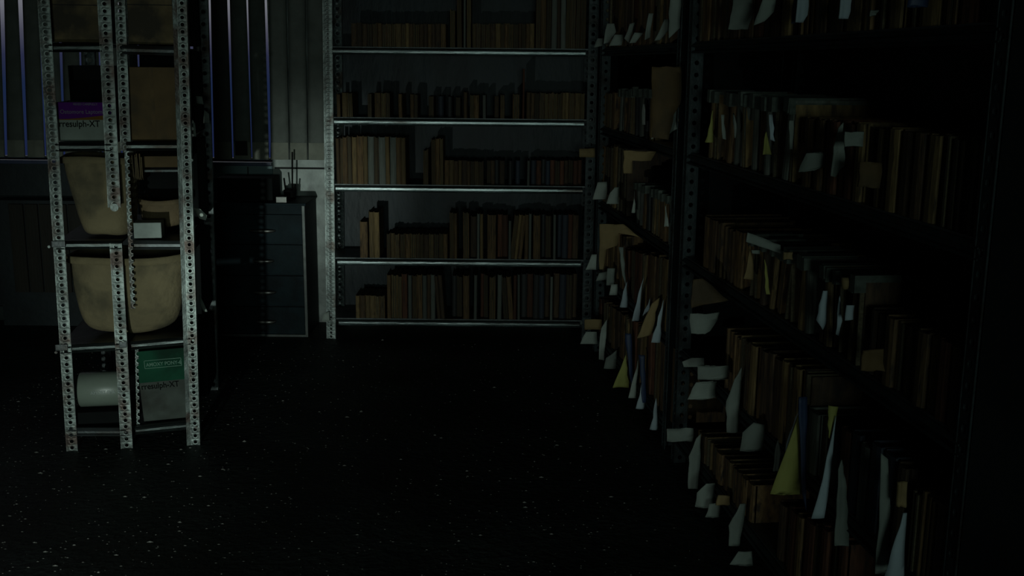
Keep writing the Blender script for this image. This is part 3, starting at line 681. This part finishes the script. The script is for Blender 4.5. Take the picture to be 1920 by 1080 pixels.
# ---- generic sheet standing in a plane across the aisle direction
def sheet(name, label, cat, pts, p0, nrm, m, th=.004, bulge=.012, group=None, seed=1):
    """pts pixel outline, met with the world plane (p0,nrm); built as a thick slightly bowed sheaf"""
    rr = random.Random(seed + 500); dense = []
    for i_, (ax_, ay_) in enumerate(pts):
        bx_, by_ = pts[(i_ + 1) % len(pts)]; ln_ = math.hypot(bx_ - ax_, by_ - ay_); n_ = max(1, min(5, int(ln_ / 12)))
        for j_ in range(n_):
            q_ = j_ / n_; am_ = 0 if j_ == 0 else .035 * min(ln_, 40) * rr.uniform(-1, 1)
            dense.append((ax_ + (bx_ - ax_) * q_ + am_ * (by_ - ay_) / ln_, ay_ + (by_ - ay_) * q_ - am_ * (bx_ - ax_) / ln_))
    ws = [plane(px, py, p0, nrm) for px, py in dense]
    ctr = sum(ws, Vector()) / len(ws)
    zmin = min(w_.z for w_ in ws); base = Vector((ctr.x, ctr.y, zmin))
    r = random.Random(seed); side = nrm.cross(Vector((0, 0, 1))).normalized()
    bm = bmesh.new(); ring = [bm.verts.new(w_ - base) for w_ in ws]
    from mathutils.geometry import tessellate_polygon
    for tri in tessellate_polygon([[Vector(((w_ - base).dot(side), w_.z, 0)) for w_ in ws]]): bm.faces.new([ring[i_] for i_ in tri])
    bmesh.ops.subdivide_edges(bm, edges=bm.edges, cuts=2, use_grid_fill=True); bmesh.ops.recalc_face_normals(bm, faces=bm.faces)
    x0 = min((w_ - base).dot(side) for w_ in ws); x1 = max((w_ - base).dot(side) for w_ in ws); hz = max(.01, max(w_.z for w_ in ws) - zmin)
    a_, b_ = r.uniform(-1, 1), r.uniform(-1, 1)
    for v in bm.verts:
        q1 = (v.co.dot(side) - x0) / max(1e-4, x1 - x0); q2 = v.co.z / hz
        v.co += nrm * bulge * (a_ * math.sin(q1 * 3.0) + b_ * math.sin(q2 * 3.3) * .6)
    me = bpy.data.meshes.new(name); bm.to_mesh(me); bm.free(); me.materials.append(m)
    for p in me.polygons: p.use_smooth = True
    o = link(name, me, None, base); md = o.modifiers.new('t', 'SOLIDIFY'); md.thickness = th; md.offset = 0
    return tag(o, label, cat, group)
sd = [((367,180),(379,181),(382,196),(369,194), .45, 'tiny pale scrap poking from the left rack beside the blind, uppermost'),
      ((383,206),(392,214),(393,232),(381,231), .55, 'pale curled paper corner beside the left rack at blind height'),
      ((361,224),(366,232),(368,256),(360,255), .12, 'narrow grey paper edge against the left rack right post'),
      ((362,388),(376,392),(388,404),(386,413),(374,410), .25, 'curved pale paper tongue jutting from the left rack toward the chest'),
      ((374,552),(381,566),(389,584),(383,585),(375,572), .3, 'small grey paper tongue jutting from the left rack, lowest'),]
for i, s_ in enumerate(sd):
    sheet('loose_paper', s_[-1], 'paper', s_[:-2], LA + LN * s_[-2], LN, M['paper_grey_dim'] if i != 3 else M['paper'], seed=i + 5, bulge=.006)
sheet('loose_paper', 'white paper scrap stuck beside the foot of the back rack left post', 'paper', [(607,588),(617,584),(618,602),(603,603)], Vector((0, BY - .03, 0)), Vector((0, 1, 0)), M['paper'], seed=77, bulge=.004)

# ================================================================== right rack
PZ = [1.66, 1.265, .885, .463, .093]
RP0 = atZ(1112, 615, SH[4]); RP0.z = 0
a_ = ray(727, 117); RD = Vector((a_.x, a_.y, 0)).normalized(); RN = Vector((RD.y, -RD.x, 0))       # along (away), outward to the right
RYAW = math.atan2(-RD.x, RD.y)
def rl(px, py, t=0.0):                                # pixel -> (s, z) on the rack front plane (offset t to the right)
    P = plane(px, py, RP0 + RN * t, RN); return (P - RP0).dot(RD), P.z
def rw(s, t, z): return RP0 + RD * s + RN * t + Vector((0, 0, z))
MR = [-.0675, .302, .657, .984, 1.29]
RZ = []
for i in range(5):
    zs = [rl(px, 117 + MR[i] * (px - 727))[1] for px in (1200, 1400, 1700)]; RZ.append(sum(zs) / 3)
print('RZ', [round(z, 3) for z in RZ], 'SH', [round(z, 3) for z in SH])
sA = 0.0; sB = rl(1261, 400)[0]; sC = rl(1281, 400)[0]; sD = rl(1868, 300)[0]
print('s', sA, sB, sC, sD, 'start', RP0)
def rrack(label, s0, s1):
    L = abs(s1 - s0); t = thing('shelving_rack', label, 'shelving', rw(s0, 0, 0), RYAW - math.pi/2)   # local x runs towards the viewer
    for x in (.02, L - .02):
        for y in (.0, .42):
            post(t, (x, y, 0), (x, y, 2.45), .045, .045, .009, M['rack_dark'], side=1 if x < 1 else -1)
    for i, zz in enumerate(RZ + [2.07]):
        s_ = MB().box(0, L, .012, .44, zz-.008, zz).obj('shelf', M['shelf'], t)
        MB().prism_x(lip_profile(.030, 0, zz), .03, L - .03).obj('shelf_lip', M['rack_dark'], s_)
    MB().box(0, L, .445, .448, .05, 2.4).obj('back_panel', M['shelf'], t)
    MB().box(L+.001, L+.004, .005, .45, .03, 2.42).obj('shade_panel', M['shade_black'], t)  # added near-black sheet, hides lit covers so the rack end stays dark
    return t
rrack("dark steel shelving rack at the right, farther bay meeting the back rack", -.02, sB - .02)
rrack("dark steel shelving rack at the right, near bay toward the viewer", sC + .02, sD)
pw = RP0 + RN * .50
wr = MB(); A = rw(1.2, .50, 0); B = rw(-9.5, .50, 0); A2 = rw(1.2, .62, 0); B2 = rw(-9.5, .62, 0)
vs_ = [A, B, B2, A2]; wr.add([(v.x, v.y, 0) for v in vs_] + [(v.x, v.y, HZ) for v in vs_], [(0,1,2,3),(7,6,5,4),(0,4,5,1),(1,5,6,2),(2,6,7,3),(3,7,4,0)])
struct(wr.obj('wall_right', M['shade_black']))

fold_total = 0
def run(bay, row, xa, xb, ta, tb, sty, wavg, jitter=.04, lean=None, tabs=False, back=0.0, names=None):
    """files along the shelf between two pixel columns; ta/tb pixel heights of the tops"""
    global fold_total
    z = RZ[row]
    s0 = rl(xa, 117 + MR[row]*(xa-727))[0]; s1 = rl(xb, 117 + MR[row]*(xb-727))[0]
    h0 = rl(xa, ta)[1] - z; h1 = rl(xb, tb)[1] - z
    L = abs(s1 - s0); n = max(1, round(L / wavg)); ws = [random.uniform(.7, 1.3) for _ in range(n)]; sm = sum(ws); s = s0
    for k in range(n):
        w = ws[k] / sm * L; q_ = (k + .5) / n; H = (h0 + (h1 - h0) * q_) * random.uniform(1 - jitter, 1.0); H = max(.1, min(H, .36))
        col = random.choice(STY2[sty]); ln = random.uniform(-.015, .015) if lean is None else random.choice(lean)
        COUNT[(bay, row)] = COUNT.get((bay, row), 0) + 1; fold_total += 1
        mid = s - w/2; sh = math.sin(ln) * H * .5
        P = rw(mid + sh, .012 + back + random.uniform(0, .012), z + abs(math.sin(ln)) * w * .5 * (1 if lean is None else .8))
        lab = f"{CN[col]} file on the right rack's {'far' if bay == 0 else 'near'} bay, {rnames[row]} shelf, {ordn(COUNT[(bay,row)])} from far end"
        o = put_book(0, w * (.97 if lean is None else .55), 0, H, random.uniform(.25, .31), 0, col, 0, lab, f"files in the right rack's {'far' if bay == 0 else 'near'} bay, {rnames[row]} shelf", base=P, dirz=RYAW - math.pi/2, kind='file', cat='file')
        o.rotation_euler = (0, -ln, RYAW - math.pi/2)
        if tabs:
            tb_ = MB().box(-.46, .46, -.06, .5, .84, 1.0 + random.uniform(0, .04)); c2 = tb_.obj('paper_tab', M['tab'], o); c2['label'] = 'pale grey paper tab'
        s -= w
COUNT = {}
STY2 = {'mix': ['brown','tan','umber','brown','tan','rust','umber'], 'brown': ['brown','tan','brown'], 'dim': ['umber','brown','umber','rust','tan'], 'v': ['tan','umber','black','pale','brown'], 'pale': ['pale','tan'],
        'cold': ['umber','blue','pale','black','rust']}
# far bay
run(0, 0, 1124, 1249, -40, -80, 'mix', .085)
run(0, 1, 1122, 1146, 172, 172, 'brown', .10); run(0, 1, 1152, 1216, 166, 168, 'v', .085, lean=[-.09, .07, .02], tabs=True)
run(0, 2, 1113, 1166, 266, 272, 'mix', .10); run(0, 2, 1183, 1252, 338, 366, 'v', .075, lean=[-.10, .07, .03], tabs=True)
run(0, 3, 1122, 1160, 424, 436, 'brown', .12); run(0, 3, 1162, 1248, 462, 480, 'mix', .075)
run(0, 4, 1116, 1252, 556, 640, 'mix', .085)
# near bay
run(1, 0, 1300, 1850, -80, -200, 'mix', .085)
run(1, 1, 1316, 1476, 170, 186, 'v', .070, lean=[-.13, .10, .03, -.05], tabs=True); run(1, 1, 1490, 1836, 214, 260, 'mix', .052)
run(1, 2, 1306, 1376, 398, 432, 'brown', .085); run(1, 2, 1384, 1602, 432, 520, 'v', .066, lean=[-.14, .11, .03, -.05], tabs=True); run(1, 2, 1610, 1792, 570, 650, 'mix', .048)
run(1, 3, 1346, 1402, 610, 640, 'brown', .070); run(1, 3, 1404, 1495, 640, 690, 'dim', .055); run(1, 3, 1497, 1668, 748, 850, 'cold', .062, jitter=.10); run(1, 3, 1684, 1752, 900, 932, 'dim', .060)
run(1, 4, 1296, 1398, 800, 905, 'brown', .060); run(1, 4, 1442, 1560, 930, 1000, 'dim', .055)
print('files', fold_total)
# things on the racks' shelves other than the rows of files: pixel outlines placed on planes across the rack
K_ = {'w': ('paper', 'aged white'), 'c': ('paper_cold', 'cold white'), 'y': ('paper_yellow', 'yellow'), 't': ('paper_tan', 'tan'), 'g': ('paper_grey_dim', 'grey'), 'b': ('blue_card', 'blue'), 'n': ('card', 'brown')}
SHE = [
 (0,0,'g',[(1114,89),(1129,86),(1132,72),(1120,72)]),(0,0,'g',[(1132,82),(1142,80),(1156,60),(1152,44),(1139,44)]),(0,0,'g',[(1142,86),(1165,85),(1170,65),(1152,65)]),
 (0,0,'g',[(1170,72),(1178,80),(1190,42),(1180,45)]),(0,0,'g',[(1180,81),(1192,80),(1206,62),(1190,61)]),(0,0,'g',[(1209,75),(1220,70),(1225,25),(1217,25)]),
 (0,0,'g',[(1227,76),(1237,75),(1252,57),(1254,35),(1245,37)]),(0,0,'g',[(1254,72),(1275,52),(1277,-6),(1257,-6)]),
 (0,1,'n',[(1222,125),(1276,125),(1276,192),(1262,215),(1252,262),(1222,258)]),(0,1,'w',[(1221,261),(1250,240),(1230,238)]),(0,1,'g',[(1254,252),(1270,242),(1270,195),(1262,197)]),(0,1,'w',[(1205,234),(1210,234),(1209,195),(1206,195)]),
 (0,2,'t',[(1086,279),(1115,278),(1115,295),(1086,294)]),(0,2,'w',[(1111,374),(1136,373),(1138,341),(1121,342)]),(0,2,'w',[(1137,382),(1160,382),(1160,351),(1152,351),(1143,362)]),
 (0,2,'t',[(1169,282),(1230,284),(1220,301),(1185,301),(1185,325),(1169,325)]),(0,2,'w',[(1184,399),(1191,399),(1189,358)]),(0,2,'w',[(1246,425),(1254,425),(1248,385)]),
 (0,3,'t',[(1124,420),(1169,420),(1200,445),(1160,437),(1157,460),(1137,467),(1131,505),(1124,505)]),(0,3,'w',[(1098,506),(1118,506),(1119,477),(1110,478)]),(0,3,'g',[(1117,527),(1136,524),(1139,509),(1123,512)]),
 (0,3,'g',[(1137,535),(1152,535),(1153,503),(1139,503)]),(0,3,'w',[(1142,553),(1157,553),(1158,533),(1146,533)]),(0,3,'g',[(1166,515),(1174,540),(1168,463),(1160,463)]),
 (0,3,'c',[(1162,576),(1177,576),(1175,527),(1168,546)]),(0,3,'c',[(1185,602),(1198,602),(1208,518)]),(0,3,'c',[(1205,592),(1217,582),(1219,558)]),
 (0,3,'t',[(1194,634),(1221,628),(1237,558),(1223,570)]),(0,3,'c',[(1221,642),(1237,642),(1244,561)]),
 (0,4,'t',[(1096,599),(1128,599),(1128,618),(1096,618)]),(0,4,'g',[(1086,600),(1097,598),(1097,608),(1087,608)]),(0,4,'w',[(1088,645),(1120,645),(1119,622),(1099,622)]),
 (0,4,'w',[(1123,674),(1133,676),(1138,599),(1128,616)]),(0,4,'g',[(1132,691),(1154,691),(1156,656),(1136,671)]),(0,4,'y',[(1148.6,727),(1179,727),(1174,665)]),
 (0,4,'b',[(1172,625),(1183,625),(1186,726),(1179,700)]),(0,4,'w',[(1178,746),(1192,746),(1196,674)]),(0,4,'b',[(1197,665),(1208,665),(1212,754),(1204,754)]),
 (0,4,'c',[(1192,766),(1208,766),(1203,714)]),(0,4,'c',[(1218,805),(1233,805),(1229,745)]),
 (1,0,'g',[(1365,55),(1402,55),(1412,20),(1410,-5),(1375,-5)]),(1,0,'g',[(1413,48),(1432,40),(1450,22),(1455,-5),(1430,-5)]),(1,0,'c',[(1492,42),(1508,42),(1515,28),(1517,-5),(1497,-5)]),
 (1,0,'b',[(1485,44),(1492,44),(1498,-5),(1493,-5)]),(1,0,'c',[(1573,35),(1592,35),(1598,-5),(1577,-5)]),(1,0,'g',[(1632,30),(1645,28),(1648,20),(1634,20)]),(1,0,'b',[(1700,14),(1738,14),(1742,-5),(1704,-5)]),
 (1,1,'y',[(1322,267),(1337,267),(1335,205)]),(1,1,'w',[(1355,260),(1361,262),(1358,215),(1352,215)]),(1,1,'w',[(1375,258),(1379,258),(1375,212)]),(1,1,'y',[(1431,290),(1447,290),(1438,247)]),
 (1,1,'c',[(1446,262),(1453,265),(1450,215),(1443,215)]),(1,1,'g',[(1481,280),(1486,280),(1488,226),(1480,226)]),
 (1,1,'g',[(1497,323),(1524,319),(1547,311),(1547,286),(1510,287)]),(1,1,'g',[(1558,330),(1569,333),(1583,311),(1584,230),(1575,240),(1563,275)]),(1,1,'g',[(1584,247),(1620,247),(1618,275),(1584,275)]),
 (1,1,'n',[(1608,350),(1648,352),(1652,306),(1612,304)]),
 (1,2,'t',[(1394,522),(1412,524),(1406,458)]),(1,2,'y',[(1437,552),(1444,552),(1438,500),(1433,486)]),(1,2,'g',[(1400,454),(1465,476),(1465,460),(1402,436)]),(1,2,'g',[(1409,469),(1424,469),(1424,476),(1410,475)]),
 (1,2,'t',[(1471,474),(1487,474),(1487,487),(1471,487)]),(1,2,'c',[(1531,600),(1540,617),(1549,602),(1549,544),(1541,544)]),(1,2,'c',[(1567,627),(1573,630),(1578,600),(1575,555),(1571,572)]),
 (1,2,'c',[(1584,601),(1599,599),(1601,572),(1587,572)]),(1,2,'t',[(1577,520),(1588,520),(1588,540),(1578,540)]),(1,2,'n',[(1615,695),(1660,697),(1658,655),(1620,658)]),
 (1,3,'n',[(1300,524),(1317,522),(1366,563),(1332,569),(1296,577)]),(1,3,'g',[(1294,588),(1348,585),(1345,600),(1330,620),(1320,625),(1296,625)]),(1,3,'w',[(1279,678),(1297,671),(1320,671),(1320,686),(1282,688)]),
 (1,3,'w',[(1308,685),(1365,685),(1365,710),(1308,711)]),(1,3,'w',[(1289,749),(1341,745),(1343,714),(1304,716)]),(1,3,'w',[(1362,810),(1384,810),(1390,688),(1376,710),(1362,752)]),
 (1,3,'g',[(1387,845),(1429,843),(1432,796),(1412,791),(1391,810)]),(1,3,'w',[(1450,884),(1460,884),(1464,850),(1460,825),(1454,850)]),(1,3,'y',[(1444,926),(1502,926),(1501,794),(1498,772)]),
 (1,3,'c',[(1473,849),(1479,849),(1499,768)]),(1,3,'b',[(1498,745),(1515,745),(1512,960),(1505,925)]),(1,3,'c',[(1521,972),(1544,970),(1567,780)]),(1,3,'y',[(1553,820),(1558,830),(1571,762),(1553,760)]),
 (1,3,'w',[(1565,1024),(1592,1024),(1589,913),(1579,863),(1572,880)]),(1,3,'g',[(1640,1075),(1668,1075),(1664,860),(1652,850)]),(1,3,'c',[(1658,1082),(1694,1082),(1696,958),(1689,958)]),
 (1,3,'t',[(1685,952),(1700,952),(1703,905),(1686,905)]),
 (1,4,'w',[(1250,804),(1300,803),(1298,828),(1250,827)]),(1,4,'w',[(1290,916),(1308,916),(1314,813),(1305,822),(1291,855)]),(1,4,'w',[(1303,950),(1337,950),(1340,905),(1323,905),(1307,924)]),
 (1,4,'w',[(1322,969),(1348,969),(1351,941),(1329,944)]),(1,4,'t',[(1343,947),(1369,947),(1369,931),(1348,930)]),(1,4,'w',[(1366,1023),(1386,1023),(1398,944),(1387,944),(1366,985)]),
 (1,4,'w',[(1368,1058),(1411,1060),(1409,1033),(1384,1033)]),
]
cnt = {}
for bay, row, kk, pts in SHE:
    xr = max(p[0] for p in pts); yr = sum(p[1] for p in pts) / len(pts)
    s, _ = rl(xr, yr, -.004)                           # right-most edge tucks in at the rack's front
    P0 = rw(s, 0, 0)
    if bay == 1 and kk == 'w': kk = 'g'  # white near-bay sheets greyed, weaker light put into their colour
    mname, word = K_[kk]; key = (bay, row); cnt[key] = cnt.get(key, 0) + 1
    nm, cat = (('loose_paper', 'paper') if kk in 'wcyg' else ('loose_folder', 'folder'))
    shp = 'upright' if (max(p[1] for p in pts) - min(p[1] for p in pts)) > 1.3 * (xr - min(p[0] for p in pts)) else 'flat-topped'
    if len(pts) == 3: shp = 'pointed'
    lab = f"{word} {shp} {cat} jutting from the right rack, {'far' if bay == 0 else 'near'} bay, {rnames[row]} shelf, {ordn(cnt[key])} of its papers"
    if len(lab.split()) > 16: lab = lab.replace(' of its papers', '')
    sheet(nm, lab, cat, pts, P0, RD, M[mname], th=.004 if kk in 'wcygb' else .008, group=f"papers jutting from the right rack's {'far' if bay == 0 else 'near'} bay", seed=bay*100 + row*20 + cnt[key])

# ================================================================== grit on the floor
r = random.Random(3); gm = MB()
for k in range(3600):
    Y = 1.9 + 4.2 * r.random() ** 1.5; X = (-2.4 + 3.3 * r.random() ** 1.25) * (Y / 4.5 if Y < 4.5 else 1)
    if X > .9 - .115 * (Y-1): continue
    sz = r.uniform(.0010, .0026) * (2.0 if r.random() < .07 else 1); a = r.uniform(0, 3.14); el = r.uniform(.8, 2.6)
    vs_ = []
    for q_, hz in ((0, .3), (1.3, .9), (2.5, .5), (3.7, 1), (5.0, .4)): vs_.append((X + sz*el*math.cos(a+q_), Y + sz*math.sin(a+q_), .0003))
    vs_.append((X, Y, sz * .8))
    gm.add(vs_, [(i, (i+1) % 5, 5) for i in range(5)] + [(4, 3, 2, 1, 0)])
g = gm.obj('floor_grit', M['chip'], None); g['kind'] = 'stuff'; tag(g, 'fine pale grit scattered over the dark floor', 'grit')
for (px, py, sz, lab) in ((677, 772, .010, 'small pale plaster chip alone in the middle of the floor'), (717, 638, .010, 'small pale chip on the floor in front of the back rack'), (458, 828, .010, 'tiny pale chip on the floor right of the left rack foot')):
    P = atZ(px, py); m_ = MB(); vs_ = [(sz*math.cos(q_)*.9, sz*math.sin(q_)*.7, 0) for q_ in (0, 1.1, 2.4, 3.6, 5)] + [(.001, 0, sz*.7)]
    m_.add(vs_, [(i, (i+1) % 5, 5) for i in range(5)] + [(4, 3, 2, 1, 0)]); tag(m_.obj('plaster_chip', M['chip'], None, (P.x, P.y, .0)), lab, 'chip')
